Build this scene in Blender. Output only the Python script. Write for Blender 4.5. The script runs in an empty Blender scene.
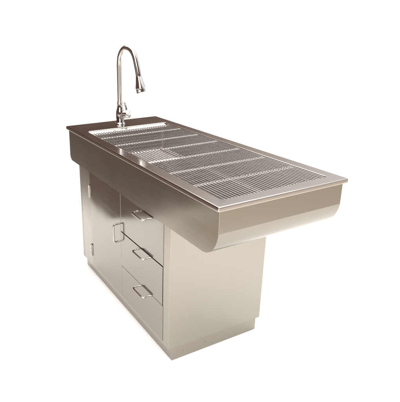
import bpy, bmesh, math, random
from mathutils import Vector, Matrix
random.seed(4)
scn = bpy.context.scene
col = scn.collection

# ------------------------------------------------------------------ materials
def new_mat(name):
    m = bpy.data.materials.new(name); m.use_nodes = True
    nt = m.node_tree
    return m, nt, nt.nodes['Principled BSDF']

def steel(name, base, rough, streak_axis='Y', var=0.06, bump=0.02, metallic=1.0, aniso=0.0, blotch=0.0):
    """brushed stainless: object-space noise stretched along one axis"""
    m, nt, p = new_mat(name)
    N, Lk = nt.nodes, nt.links
    tc = N.new('ShaderNodeTexCoord')
    mp = N.new('ShaderNodeMapping')
    s = {'X': (3, 420, 420), 'Y': (420, 3, 420), 'Z': (420, 420, 3)}[streak_axis]
    mp.inputs['Scale'].default_value = s
    Lk.new(tc.outputs['Object'], mp.inputs['Vector'])
    nz = N.new('ShaderNodeTexNoise'); nz.inputs['Scale'].default_value = 1.0; nz.inputs['Detail'].default_value = 3
    Lk.new(mp.outputs['Vector'], nz.inputs['Vector'])
    big = N.new('ShaderNodeTexNoise'); big.inputs['Scale'].default_value = 5.0; big.inputs['Detail'].default_value = 4
    Lk.new(tc.outputs['Object'], big.inputs['Vector'])
    ad = N.new('ShaderNodeMath'); ad.operation = 'MULTIPLY_ADD'
    Lk.new(big.outputs['Fac'], ad.inputs[0]); ad.inputs[1].default_value = 0.6
    Lk.new(nz.outputs['Fac'], ad.inputs[2])
    r = N.new('ShaderNodeMapRange')
    r.inputs['From Min'].default_value = 0.5; r.inputs['From Max'].default_value = 1.1
    r.inputs['To Min'].default_value = rough - var; r.inputs['To Max'].default_value = rough + var
    Lk.new(ad.outputs[0], r.inputs['Value']); Lk.new(r.outputs['Result'], p.inputs['Roughness'])
    mx = N.new('ShaderNodeMix'); mx.data_type = 'RGBA'
    mx.inputs['A'].default_value = (*[c * 0.94 for c in base], 1)
    mx.inputs['B'].default_value = (*[min(1, c * 1.05) for c in base], 1)
    Lk.new(nz.outputs['Fac'], mx.inputs['Factor']); Lk.new(mx.outputs['Result'], p.inputs['Base Color'])
    p.inputs['Metallic'].default_value = metallic
    p.inputs['Anisotropic'].default_value = aniso
    wv = N.new('ShaderNodeTexNoise'); wv.inputs['Scale'].default_value = 3.2; wv.inputs['Detail'].default_value = 1.5
    Lk.new(tc.outputs['Object'], wv.inputs['Vector'])
    if bump:
        b0 = N.new('ShaderNodeBump'); b0.inputs['Strength'].default_value = 0.35; b0.inputs['Distance'].default_value = 0.004
        Lk.new(wv.outputs['Fac'], b0.inputs['Height'])
        b = N.new('ShaderNodeBump'); b.inputs['Strength'].default_value = bump; b.inputs['Distance'].default_value = 0.002
        # gentle sheet-metal waviness and the grain together
        Lk.new(b0.outputs['Normal'], b.inputs['Normal']); Lk.new(nz.outputs['Fac'], b.inputs['Height']); Lk.new(b.outputs['Normal'], p.inputs['Normal'])
    return m

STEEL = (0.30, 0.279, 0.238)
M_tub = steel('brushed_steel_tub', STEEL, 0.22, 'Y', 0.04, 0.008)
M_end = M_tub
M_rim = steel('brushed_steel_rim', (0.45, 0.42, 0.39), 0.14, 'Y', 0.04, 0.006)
M_cab = steel('brushed_steel_cabinet', (0.365, 0.342, 0.295), 0.24, 'Z', 0.04, 0.006)
M_panel = steel('bright_steel_panel', (0.295, 0.275, 0.243), 0.13, 'Y', 0.04, 0.006)
M_toe = steel('dull_steel_plinth', (0.35, 0.325, 0.285), 0.34, 'Y', 0.05, 0.03)
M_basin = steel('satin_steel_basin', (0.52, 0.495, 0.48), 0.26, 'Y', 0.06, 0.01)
M_rod = steel('polished_steel_rod', (0.43, 0.41, 0.395), 0.27, 'Y', 0.05, 0.0)
M_mesh = steel('bright_steel_mesh', (0.60, 0.58, 0.56), 0.20, 'X', 0.04, 0.0)
M_pull = steel('polished_wire', (0.52, 0.49, 0.45), 0.16, 'Y', 0.03, 0.0)
M_chrome = steel('chrome', (0.65, 0.645, 0.64), 0.07, 'Z', 0.02, 0.0)
M_rubber, _nt, _p = new_mat('dark_rubber'); _p.inputs['Base Color'].default_value = (0.02, 0.02, 0.02, 1); _p.inputs['Roughness'].default_value = 0.6

def matte(name, a, b, rough, scale):
    m, nt, p = new_mat(name); N, Lk = nt.nodes, nt.links
    tc = N.new('ShaderNodeTexCoord'); nz = N.new('ShaderNodeTexNoise')
    nz.inputs['Scale'].default_value = scale; nz.inputs['Detail'].default_value = 5
    Lk.new(tc.outputs['Object'], nz.inputs['Vector'])
    mx = N.new('ShaderNodeMix'); mx.data_type = 'RGBA'
    mx.inputs['A'].default_value = (*a, 1); mx.inputs['B'].default_value = (*b, 1)
    Lk.new(nz.outputs['Fac'], mx.inputs['Factor']); Lk.new(mx.outputs['Result'], p.inputs['Base Color'])
    p.inputs['Roughness'].default_value = rough; p.inputs['Specular IOR Level'].default_value = 0.1
    return m
M_paper = matte('white_studio_paper', (0.86, 0.86, 0.86), (0.89, 0.89, 0.89), 0.9, 1.5)
M_brown = matte('dark_brown_sheet', (0.115, 0.086, 0.073), (0.165, 0.125, 0.107), 0.7, 3.0)

# ------------------------------------------------------------------ mesh helpers
def link(name, bm, mat, parent=None, smooth=True, angle=35, wn=False):
    bmesh.ops.recalc_face_normals(bm, faces=bm.faces)
    me = bpy.data.meshes.new(name); bm.to_mesh(me); bm.free()
    if mat: me.materials.append(mat)
    o = bpy.data.objects.new(name, me); col.objects.link(o)
    if parent: o.parent = parent
    if smooth:
        me.polygons.foreach_set('use_smooth', [True] * len(me.polygons))
        me.set_sharp_from_angle(angle=math.radians(angle))
        if wn:
            w_ = o.modifiers.new('weighted', 'WEIGHTED_NORMAL'); w_.keep_sharp = True; w_.weight = 100; w_.mode = 'FACE_AREA'
    return o

def add_box(bm, x0, x1, y0, y1, z0, z1, bev=0.0, seg=2):
    vs = [bm.verts.new((x, y, z)) for z in (z0, z1) for y in (y0, y1) for x in (x0, x1)]
    f = [(0, 2, 3, 1), (4, 5, 7, 6), (0, 1, 5, 4), (2, 6, 7, 3), (0, 4, 6, 2), (1, 3, 7, 5)]
    fs = [bm.faces.new([vs[i] for i in q]) for q in f]
    if bev:
        es = list({e for q in fs for e in q.edges})
        bmesh.ops.bevel(bm, geom=es, offset=bev, segments=seg, profile=0.5, affect='EDGES')

def add_tube(bm, pts, rad, seg=12, cap=True):
    """swept tube along a polyline; rad is a number or one per point"""
    pts = [Vector(p) for p in pts]; n = len(pts)
    rads = [rad] * n if not hasattr(rad, '__len__') else rad
    t0 = (pts[1] - pts[0]).normalized()
    nrm = t0.orthogonal().normalized()
    rings = []
    for i, p in enumerate(pts):
        if i == 0: t = (pts[1] - pts[0]).normalized()
        elif i == n - 1: t = (pts[-1] - pts[-2]).normalized()
        else: t = ((pts[i + 1] - p).normalized() + (p - pts[i - 1]).normalized()).normalized()
        nrm = (nrm - t * nrm.dot(t)).normalized(); bi = t.cross(nrm)
        rings.append([bm.verts.new(p + (nrm * math.cos(a) + bi * math.sin(a)) * rads[i])
                      for a in (2 * math.pi * k / seg for k in range(seg))])
    for a, b in zip(rings, rings[1:]):
        for k in range(seg):
            bm.faces.new((a[k], a[(k + 1) % seg], b[(k + 1) % seg], b[k]))
    if cap:
        bm.faces.new(rings[0][::-1]); bm.faces.new(rings[-1])

def smooth_path(pts, n=8):
    """Catmull-Rom through points"""
    P = [Vector(p) for p in pts]; P = [P[0] * 2 - P[1]] + P + [P[-1] * 2 - P[-2]]
    out = []
    for i in range(1, len(P) - 2):
        a, b, c, d = P[i - 1:i + 3]
        for k in range(n):
            t = k / n
            out.append(0.5 * ((2 * b) + (c - a) * t + (2 * a - 5 * b + 4 * c - d) * t * t + (3 * b - a - 3 * c + d) * t ** 3))
    out.append(P[-2]); return out

def rrect(x0, x1, y0, y1, r, z, seg=6):
    r = max(r, 1e-4); out = []
    for cx, cy, a0 in ((x1 - r, y1 - r, 0), (x0 + r, y1 - r, 90), (x0 + r, y0 + r, 180), (x1 - r, y0 + r, 270)):
        for k in range(seg + 1):
            a = math.radians(a0 + 90 * k / seg)
            out.append((cx + r * math.cos(a), cy + r * math.sin(a), z))
    return out

def add_rings(bm, rings, cap_last=False):
    vr = [[bm.verts.new(p) for p in r] for r in rings]
    for a, b in zip(vr, vr[1:]):
        n = len(a)
        for k in range(n):
            bm.faces.new((a[k], a[(k + 1) % n], b[(k + 1) % n], b[k]))
    if cap_last: bm.faces.new(vr[-1])
    return vr

def empty(name, loc, label=None, cat=None, group=None):
    o = bpy.data.objects.new(name, None); col.objects.link(o); o.location = loc
    o.empty_display_size = 0.1
    if label: o['label'] = label
    if cat: o['category'] = cat
    if group: o['group'] = group
    return o

# ------------------------------------------------------------------ dimensions (metres)
H, L, W = 0.914, 1.568, 0.658
LIP = 0.0198
OX0, OX1, OY0, OY1 = 0.0596, 0.5975, 0.0575, 1.349      # opening in the top
LEDGE = H - 0.019
CX0, CX1, CY0, CY1 = 0.0186, 0.5712, 0.3394, 1.4115     # cabinet
ZB = 0.0695
TZ = 0.696                                              # underside of the tub

# ------------------------------------------------------------------ the setting and added reflection sheets
def sheet(name, poly, z, mat):
    bm = bmesh.new(); bm.faces.new([bm.verts.new((x, y, z)) for x, y in poly])
    o = link(name, bm, mat, smooth=False); o['kind'] = 'structure'; return o
sheet('floor', [(-150, -150), (150, -150), (150, 150), (-150, 150)], 0.0, M_paper)
sheet('brown_reflect_sheet', [(-0.46, 2.02), (-0.46, 150), (-150, 150), (-150, 1.72), (-0.84, 1.84)], 0.004, M_brown)  # unseen brown sheet, added for dark reflections in the tub side and door

M_tan = matte('tan_sheet', (0.59, 0.53, 0.465), (0.65, 0.585, 0.51), 0.8, 2.0)
sheet('tan_reflect_sheet', [(-60, -8), (-3, -2.2), (0.85, -1.3), (1.9, -1.02), (3.5, -0.1), (60, 18), (60, -60), (-60, -60)], 0.004, M_tan)  # out-of-view tan sheet added to darken what the tub's end face reflects

M_side = matte('taupe_sheet', (0.36, 0.315, 0.27), (0.43, 0.375, 0.325), 0.8, 2.0)
sheet('taupe_reflect_sheet', [(-0.80, 1.70), (-0.80, 0.9), (-1.6, 0.1), (-40, -2), (-40, 1.715)], 0.004, M_side)  # unseen taupe sheet added to tone down reflections near the tub's front

# ------------------------------------------------------------------ the table
T = empty('wet_table', (0.33, 0.78, 0),
          'stainless steel wet table with gooseneck faucet, one cabinet door and three drawers', 'table')
TO = Vector(T.location)
def part(name, bm, mat, parent=T, **k):
    bmesh.ops.translate(bm, verts=bm.verts, vec=-TO)
    o = link(name, bm, mat, parent, **k)
    return o

# tub: rounded front end, flat sides
bm = bmesh.new()
y0, y1, xa, xb, zt = 0.0125, 1.556, 0.015, 0.643, H - LIP + 0.002
prof = [(y0, zt), (y0, 0.803)]
th0 = math.radians(9); r = 0.103
for k in range(0, 17):
    th = th0 + (math.pi / 2 - th0) * k / 16
    prof.append((y0 + 0.0008 + r * (math.cos(th0) - math.cos(th)) * 0.92, 0.800 - (math.sin(th) - math.sin(th0)) / (1 - math.sin(th0)) * (0.800 - TZ)))
prof += [(y1 - 0.03, TZ)]
for k in range(1, 7):
    th = math.pi / 2 * k / 6
    prof.append((y1 - 0.03 + 0.03 * math.sin(th), TZ + 0.03 * (1 - math.cos(th))))
prof.append((y1, zt))
A = [bm.verts.new((xa, y, z)) for y, z in prof]; B = [bm.verts.new((xb, y, z)) for y, z in prof]
fa = bm.faces.new(A); fb = bm.faces.new(B[::-1])
for i in range(len(prof) - 1):
    bm.faces.new((A[i], B[i], B[i + 1], A[i + 1]))
bm.edges.ensure_lookup_table()
es = [e for e in bm.edges if (fa in e.link_faces or fb in e.link_faces) and len(e.link_faces) == 2]
bmesh.ops.bevel(bm, geom=es, offset=0.0025, segments=2, profile=0.5, affect='EDGES')
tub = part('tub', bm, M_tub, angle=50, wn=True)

# basin: rounded inner walls and a floor that falls to the drain
bm = bmesh.new()
lo = 0.014
DR = (0.43, 1.25)
rings = []
def br(ins, z, rad): return rrect(OX0 + ins, OX1 - ins, OY0 + ins, OY1 - ins, rad, z)
rings += [br(lo, LEDGE, 0.03), br(lo + 0.003, LEDGE - 0.001, 0.03), br(lo + 0.004, LEDGE - 0.004, 0.03), br(lo + 0.004, 0.765, 0.03)]
for k in range(1, 6):
    th = math.pi / 2 * k / 5
    rings.append(br(lo + 0.004 + 0.03 * (1 - math.cos(th)), 0.765 - 0.03 * math.sin(th), 0.03))
vr = add_rings(bm, rings)
last = vr[-1]; n = len(last)
ring = []
for k, v in enumerate(last):
    d = Vector((v.co.x - DR[0], v.co.y - DR[1])).normalized()
    ring.append(bm.verts.new((DR[0] + d.x * 0.05, DR[1] + d.y * 0.05, 0.716)))
for k in range(n):
    bm.faces.new((last[k], last[(k + 1) % n], ring[(k + 1) % n], ring[k]))
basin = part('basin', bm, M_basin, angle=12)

# drain: flange, cup and perforated strainer
bm = bmesh.new()
def circ(rad, z, n=n): return [(DR[0] + rad * math.cos(2 * math.pi * k / 28), DR[1] + rad * math.sin(2 * math.pi * k / 28), z) for k in range(28)]
add_rings(bm, [circ(0.052, 0.716), circ(0.052, 0.7195), circ(0.046, 0.7195), circ(0.040, 0.714), circ(0.036, 0.700)], cap_last=True)
drain = part('drain', bm, M_chrome)
bm = bmesh.new()
for k in range(-3, 4):
    w = math.sqrt(0.035 ** 2 - (k * 0.009) ** 2)
    add_box(bm, DR[0] + k * 0.009 - 0.0025, DR[0] + k * 0.009 + 0.0025, DR[1] - w, DR[1] + w, 0.706, 0.709)
add_box(bm, DR[0] - 0.034, DR[0] + 0.034, DR[1] - 0.0025, DR[1] + 0.0025, 0.7025, 0.7055)
part('drain_strainer', bm, M_rubber, drain)

# top rim with turned-down lip and stepped opening
bm = bmesh.new()
def orr(ins, z, rad=0.006): return rrect(ins, W - ins, ins, L - ins, rad, z)
def inn(ins, z, rad=0.02): return rrect(OX0 + ins, OX1 - ins, OY0 + ins, OY1 - ins, rad, z)
add_rings(bm, [orr(0.013, H - LIP + 0.001), orr(0.003, H - LIP), orr(0.0008, H - LIP + 0.0012), orr(0, H - LIP + 0.004), orr(0, H - 0.006),
               orr(0.0012, H - 0.0022), orr(0.003, H - 0.0006), orr(0.006, H),
               inn(-0.005, H, 0.024), inn(-0.0022, H - 0.0008, 0.022), inn(-0.0006, H - 0.0026), inn(0, H - 0.005),
               inn(0, LEDGE + 0.002), inn(0.002, LEDGE), inn(lo, LEDGE + 0.0003, 0.03)])
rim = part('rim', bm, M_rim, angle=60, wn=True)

# bright sloping strip along the faucet end of the opening
bm = bmesh.new()
q0 = [(OY1 - 0.0012, H - 0.0045), (OY1 - 0.004, H - 0.0052), (OY1 - 0.034, H - 0.0145), (OY1 - 0.042, H - 0.0158), (OY1 - 0.045, H - 0.0185), (OY1 - 0.045, LEDGE - 0.004), (OY1 - 0.0012, LEDGE - 0.004)]
A = [bm.verts.new((OX0 + 0.005, y, z)) for y, z in q0]; B = [bm.verts.new((OX1 - 0.005, y, z)) for y, z in q0]
bm.faces.new(A); bm.faces.new(B[::-1])
for i in range(len(q0)):
    j = (i + 1) % len(q0); bm.faces.new((A[i], B[i], B[j], A[j]))
part('back_flange', bm, M_pull, basin, angle=40, wn=True)

# ------------------------------------------------------------------ cabinet
bm = bmesh.new()
t = 0.02; zt = TZ - 0.0005
D0, D1, D2 = 0.3955, 0.8262, 1.2465                       # drawer stack from / to, door to (along y)
zr0, zr1 = 0.0905, 0.6885
bev = 0.0018
add_box(bm, CX0, CX1, CY0, CY0 + t, ZB, zt, bev)                         # front end panel
add_box(bm, CX0, CX1, CY1 - t, CY1, ZB, zt, bev)                         # back end panel
add_box(bm, CX1 - 0.006, CX1 - 0.0005, CY0 + t, CY1 - t, ZB + 0.001, zt - 0.001)
add_box(bm, CX0 + 0.002, CX1 - 0.006, CY0 + t, CY1 - t, ZB + 0.0005, ZB + 0.012)
add_box(bm, CX0 + 0.0012, CX0 + 0.02, CY0 + t, D0, ZB + 0.001, zt - 0.001)   # front stile
add_box(bm, CX0 + 0.0012, CX0 + 0.02, D2 + 0.002, CY1 - t, ZB + 0.001, zt - 0.001)  # back stile
add_box(bm, CX0 + 0.0012, CX0 + 0.02, D0, D2 + 0.002, ZB + 0.001, zr0 - 0.003)     # bottom rail
add_box(bm, CX0 + 0.021, CX0 + 0.15, D1 - 0.008, D1 + 0.008, ZB + 0.014, zt - 0.002)
cab = part('cabinet', bm, M_cab, angle=60, wn=True)

bm = bmesh.new()
add_box(bm, CX0 + 0.0215, CX1 - 0.0215, CY0 + 0.004, CY1 - 0.006, 0.002, ZB + 0.0003, 0.0015)
plinth = part('plinth', bm, M_toe, angle=60, wn=True)
for x_ in (0.105, 0.235):
    bm = bmesh.new()
    add_tube(bm, [(x_, CY0 + 0.005, 0.036), (x_, CY0 + 0.0025, 0.036), (x_, CY0 + 0.0015, 0.036)], [0.0032, 0.0032, 0.0020], 12)
    part('screw', bm, M_toe, plinth)

def pull_path(p_a, p_b, out):
    """wire pull between two mounting points, standing off by vector out, rounded corners"""
    a, b, o = Vector(p_a), Vector(p_b), Vector(out)
    d = (b - a).normalized(); rr = 0.012; on = o.normalized()
    pts = [a, a + o - on * rr]
    for k in range(1, 6):
        th = math.pi / 2 * k / 6
        pts.append(a + o - on * rr * (1 - math.sin(th)) + d * rr * (1 - math.cos(th)))
    pts.append(a + o + d * rr); pts.append(b + o - d * rr)
    for k in range(1, 6):
        th = math.pi / 2 * k / 6
        pts.append(b + o - d * rr * (1 - math.sin(th)) - on * rr * (1 - math.cos(th)))
    pts += [b + o - on * rr, b]
    return pts

def make_pull(parent, a, b, out):
    bm = bmesh.new()
    add_tube(bm, pull_path(a, b, out), 0.0044, 10)
    for q in (a, b):
        q = Vector(q); add_tube(bm, [q - Vector((-0.0005, 0, 0)), q + Vector((-0.002, 0, 0))], 0.0062, 12)
    return part('handle', bm, M_pull, parent)

PX = CX0 - 0.0012      # face of the door and drawers
def front(name, ya, yb, za, zb, bev=0.0012):
    bm = bmesh.new(); add_box(bm, PX, PX + 0.019, ya, yb, za, zb, bev)
    return part(name, bm, M_panel, angle=60, wn=True)
spans = [(0.4860, 0.6945, 0.3946), (0.2800, 0.4812, 0.3990), (0.0862, 0.2790, 0.3946)]
hz = [0.663, 0.460, 0.251]
for (za, zb, ya), z in zip(spans, hz):
    dr = front('drawer', ya, D1 - 0.0006, za, zb)
    make_pull(dr, (PX, 0.640, z + 0.003), (PX, 0.535, z + 0.003), (-0.030, 0, -0.004))
door = front('door', D1 + 0.0006, D2, 0.0862, 0.6945, 0.0026)
make_pull(door, (PX, 0.852, 0.414), (PX, 0.852, 0.516), (-0.030, 0, 0))
for za, zb in ((0.535, 0.612), (0.144, 0.221)):
    bm = bmesh.new()
    yc = D2 + 0.003
    for k in range(3):
        h = (zb - za) / 3
        add_tube(bm, [(PX - 0.004, yc, za + k * h + 0.0006), (PX - 0.004, yc, za + (k + 1) * h - 0.0006)], 0.0058, 12)
    add_tube(bm, [(PX - 0.004, yc, za - 0.002), (PX - 0.004, yc, zb + 0.002)], 0.0035, 10)
    add_box(bm, PX - 0.002, PX - 0.0003, yc - 0.016, yc - 0.004, za + 0.001, zb - 0.001, 0.0005)
    add_box(bm, PX - 0.0008, PX + 0.0009, yc + 0.004, yc + 0.014, za + 0.001, zb - 0.001, 0.0005)
    part('hinge', bm, M_pull, door)

# ------------------------------------------------------------------ faucet
F = Vector((0.326, 1.4475, H))
bm = bmesh.new()
def lathe(bm, base, prof, seg=24, axis=Vector((0, 0, 1))):
    q = axis.to_track_quat('Z', 'Y').to_matrix()
    vr = []
    for rr, z in prof:
        vr.append([bm.verts.new(base + q @ Vector((rr * math.cos(2 * math.pi * k / seg), rr * math.sin(2 * math.pi * k / seg), z))) for k in range(seg)])
    for a, b in zip(vr, vr[1:]):
        for k in range(seg): bm.faces.new((a[k], a[(k + 1) % seg], b[(k + 1) % seg], b[k]))
    bm.faces.new(vr[0][::-1]); bm.faces.new(vr[-1])
lathe(bm, F, [(0.031, 0), (0.031, 0.004), (0.028, 0.008), (0.0245, 0.012), (0.025, 0.03), (0.0285, 0.045), (0.0275, 0.06), (0.0265, 0.078), (0.0225, 0.092), (0.0185, 0.108), (0.0165, 0.125), (0.0165, 0.13), (0.0185, 0.131), (0.0185, 0.142), (0.0165, 0.143)])
fau = part('faucet', bm, M_chrome)
FD = Vector((0.42, -0.907, 0)).normalized()
def fp(s, z): return F + FD * s + Vector((0, 0, z - H))
SP = [(q * 0.95, z) for q, z in [(0, 1.03), (0, 1.15), (0, 1.24), (0.000, 1.285), (0.008, 1.335), (0.032, 1.372), (0.068, 1.386), (0.104, 1.371), (0.128, 1.335), (0.142, 1.290), (0.153, 1.245), (0.160, 1.212)]]
path = smooth_path([fp(*q) for q in SP], 6)
bm = bmesh.new(); add_tube(bm, path, [0.0152 + 0.0022 * min(1, max(0, (i - 18) / 25)) for i in range(len(path))], 18)
part('spout', bm, M_chrome, fau)
bm = bmesh.new()
hp = [fp(0.1485, 1.226), fp(0.150, 1.218), fp(0.1515, 1.212), fp(0.157, 1.186), fp(0.162, 1.160), fp(0.1635, 1.152), fp(0.1642, 1.149), fp(0.168, 1.130), fp(0.1688, 1.126), fp(0.1689, 1.1258)]
add_tube(bm, hp, [0.0172, 0.0185, 0.0198, 0.0245, 0.031, 0.0318, 0.0295, 0.030, 0.028, 0.021], 20)
part('spray_head', bm, M_chrome, fau)
KD = Vector((0.66, -0.75, 0)).normalized()
kb = F + Vector((0, 0, 0.066))
bm = bmesh.new()
lathe(bm, kb + KD * 0.018, [(0.019, 0), (0.019, 0.012), (0.027, 0.014), (0.027, 0.042), (0.0245, 0.047), (0.010, 0.048)], 20, KD)
k0 = kb + KD * 0.043
add_tube(bm, smooth_path([k0 + Vector((0, 0, 0.012)), k0 + KD * 0.000 + Vector((0, 0, 0.035)), k0 - KD * 0.008 + Vector((0, 0, 0.060)), k0 - KD * 0.010 + Vector((0, 0, 0.076))], 5),
         [0.0075] * 5 + [0.0065] * 5 + [0.007] * 5 + [0.0055], 12)
part('lever', bm, M_chrome, fau)

# ------------------------------------------------------------------ lift-out wire grates
N_ROW = 7
step = (OY1 - 0.003 - (OY0 + 0.003)) / N_ROW
ROD, ZR = 0.0025, H - 0.0075
ROD2 = 0.0016
def grate_mesh(x0, x1, ylen, pitch):
    """long rods side by side over cross bars; origin at the middle of the grate on the ledge"""
    bm = bmesh.new(); z = ZR - LEDGE
    n = max(2, round((x1 - x0) / pitch)); xc = (x0 + x1) / 2
    for i in range(n + 1):
        x = x0 + (x1 - x0) * i / n - xc
        j = random.uniform(-0.0008, 0.0008)
        h = ylen / 2; bead = random.uniform(0.0029, 0.0036)
        add_tube(bm, [(x + j, -h, z), (x + j, -h + 0.0015, z), (x + j, -h + 0.006, z), (x + j, -h + 0.009, z), (x - j, h - 0.009, z), (x - j, h - 0.006, z), (x - j, h - 0.0015, z), (x - j, h, z)],
                 [ROD, bead, bead, ROD, ROD, bead, bead, ROD], 8)
    for y in (-ylen / 2 + 0.004, ylen / 2 - 0.004):
        add_tube(bm, [(x0 - xc - ROD, y, z - 0.0012), (x1 - xc + ROD, y, z - 0.0012)], 0.0024, 8)
    for y in (-ylen / 6, ylen / 6):
        add_tube(bm, [(x0 - xc, y, z - ROD - 0.0012), (x1 - xc, y, z - ROD - 0.0012)], ROD2, 8)
    return bm
gl = [
 'wire grate in the basin next to the faucet ledge, farthest of the seven rows',
 'wire grate one row in front of the grate nearest the faucet ledge',
 'wire grate just behind the row that holds the small bright mesh panel',
 'shorter wire grate sharing its row with the small bright mesh panel',
 'wire grate just in front of the row that holds the small bright mesh panel',
 'wire grate directly behind the frontmost grate, second from the rounded basin end',
 'frontmost wire grate, against the bright rim at the rounded basin end',
]
gx0, gx1 = OX0 + 0.004, OX1 - 0.004
cut = 0.238
shared = None
for k in range(N_ROW):
    yb = OY1 - 0.003 - step * k; yc = yb - step / 2
    if k == 3:
        o = link('wire_grate', grate_mesh(cut + 0.004, gx1, step - 0.004, 0.0158), M_rod, angle=70, wn=True)
        o.location = ((cut + 0.004 + gx1) / 2, yc, LEDGE + 0.0006)
    elif k == 0:
        o = link('wire_grate', grate_mesh(gx0, gx1, step - 0.052, 0.0158), M_rod, angle=70, wn=True)
        o.location = ((gx0 + gx1) / 2, yc - 0.024, LEDGE + 0.0006)
    else:
        if shared is None:
            shared = o = link('wire_grate', grate_mesh(gx0, gx1, step - 0.004, 0.0158), M_rod, angle=70, wn=True)
        else:
            o = shared.copy(); col.objects.link(o)
        o.location = ((gx0 + gx1) / 2, yc, LEDGE + 0.0006)
    o['label'] = gl[k]; o['category'] = 'grate'; o['group'] = 'wire grates over the basin'

# small square mesh panel at the near side of the fourth row
bm = bmesh.new()
pw, pl, z = cut - 0.003 - gx0, step - 0.006, ZR - LEDGE + 0.003
nx, ny = 10, 11
for i in range(nx + 1):
    x = -pw / 2 + pw * i / nx
    add_tube(bm, [(x, -pl / 2, z), (x, pl / 2, z)], 0.0042 if i in (0, nx) else 0.0020, 8)
for i in range(ny + 1):
    y = -pl / 2 + pl * i / ny
    add_tube(bm, [(-pw / 2, y, z - 0.0044), (pw / 2, y, z - 0.0044)], 0.0042 if i in (0, ny) else 0.0020, 8)
mp = link('mesh_panel', bm, M_mesh)
mp.location = (gx0 + pw / 2, OY1 - 0.003 - step * 3.5, LEDGE + 0.0006)
mp['label'] = 'small bright square mesh panel set into the near side of the grates'
mp['category'] = 'grate'

# ------------------------------------------------------------------ light
def area(name, loc, aim, sx, sy, power, color=(1, 1, 1)):
    l = bpy.data.lights.new(name, 'AREA'); l.shape = 'RECTANGLE'; l.size = sx; l.size_y = sy; l.energy = power; l.color = color
    o = bpy.data.objects.new(name, l); col.objects.link(o); o.location = loc
    o.rotation_euler = (Vector(aim) - Vector(loc)).to_track_quat('-Z', 'Y').to_euler()
    return o
area('softbox_overhead', (0.6, 1.2, 4.2), (0.6, 1.2, 0), 6.0, 6.0, 170, (1, 0.985, 0.96))
area('floor_fill', (-3.2, -3.4, 3.6), (0.2, 0.6, 0), 3.0, 3.0, 330, (1, 0.99, 0.97))  # added fill lamp, lifts the contact shadows on the white floor

w = bpy.data.worlds.new('World'); scn.world = w; w.use_nodes = True
nt = w.node_tree; N, Lk = nt.nodes, nt.links
bg = N['Background']
tc = N.new('ShaderNodeTexCoord'); sep = N.new('ShaderNodeSeparateXYZ'); Lk.new(tc.outputs['Generated'], sep.inputs[0])
ma = N.new('ShaderNodeMath'); ma.operation = 'MULTIPLY_ADD'
Lk.new(sep.outputs['X'], ma.inputs[0]); ma.inputs[1].default_value = 0.55; Lk.new(sep.outputs['Z'], ma.inputs[2])
rp = N.new('ShaderNodeValToRGB'); Lk.new(ma.outputs[0], rp.inputs['Fac'])
e = rp.color_ramp.elements
BR = (0.135, 0.08, 0.062, 1)
e[0].position = 0.48; e[0].color = BR
e[1].position = 0.72; e[1].color = (1, 0.985, 0.97, 1)
q = e.new(0.64); q.color = (0.62, 0.54, 0.49, 1)
mr = N.new('ShaderNodeMapRange'); Lk.new(sep.outputs['Z'], mr.inputs['Value'])
mr.inputs['From Min'].default_value = 0.075; mr.inputs['From Max'].default_value = 0.12
mx = N.new('ShaderNodeMix'); mx.data_type = 'RGBA'
mw = N.new('ShaderNodeMapRange'); Lk.new(sep.outputs['X'], mw.inputs['Value'])
mw.inputs['From Min'].default_value = 0.02; mw.inputs['From Max'].default_value = 0.12
mw.inputs['To Min'].default_value = 1; mw.inputs['To Max'].default_value = 0
mm = N.new('ShaderNodeMath'); mm.operation = 'MAXIMUM'
Lk.new(mr.outputs['Result'], mm.inputs[0]); Lk.new(mw.outputs['Result'], mm.inputs[1])
Lk.new(mm.outputs[0], mx.inputs['Factor']); mx.inputs['A'].default_value = (1, 1, 1, 1); Lk.new(rp.outputs['Color'], mx.inputs['B'])
Lk.new(mx.outputs['Result'], bg.inputs['Color']); mz = N.new('ShaderNodeMapRange'); Lk.new(sep.outputs['Z'], mz.inputs['Value'])
mz.inputs['From Min'].default_value = 0.4; mz.inputs['From Max'].default_value = 0.8
mz.inputs['To Min'].default_value = 1.1; mz.inputs['To Max'].default_value = 2.3
Lk.new(mz.outputs['Result'], bg.inputs['Strength'])

# ------------------------------------------------------------------ camera
cam = bpy.data.cameras.new('Camera'); co = bpy.data.objects.new('Camera', cam); col.objects.link(co); scn.camera = co
C = Vector((-0.93969, -1.17954, 1.51924)); pitch, yaw, roll, f = 0.323068, 1.0983126, -0.0124, 460.8038
fw = Vector((math.cos(yaw) * math.cos(pitch), math.sin(yaw) * math.cos(pitch), -math.sin(pitch)))
rt = Vector((math.sin(yaw), -math.cos(yaw), 0)); up = rt.cross(fw)
r2 = rt * math.cos(roll) + up * math.sin(roll); u2 = up * math.cos(roll) - rt * math.sin(roll)
co.matrix_world = Matrix(((r2.x, u2.x, -fw.x, C.x), (r2.y, u2.y, -fw.y, C.y), (r2.z, u2.z, -fw.z, C.z), (0, 0, 0, 1)))
cam.sensor_fit = 'HORIZONTAL'; cam.sensor_width = 36; cam.lens = 36 * f / 400
cam.shift_x = 68.287 / 400; cam.shift_y = -22.384 / 400
cam.clip_start = 0.02; cam.clip_end = 1000

scn.view_settings.view_transform = 'Standard'; scn.view_settings.look = 'None'
scn.view_settings.exposure = 0; scn.view_settings.gamma = 1
scn.cycles.max_bounces = 12; scn.cycles.use_denoising = True
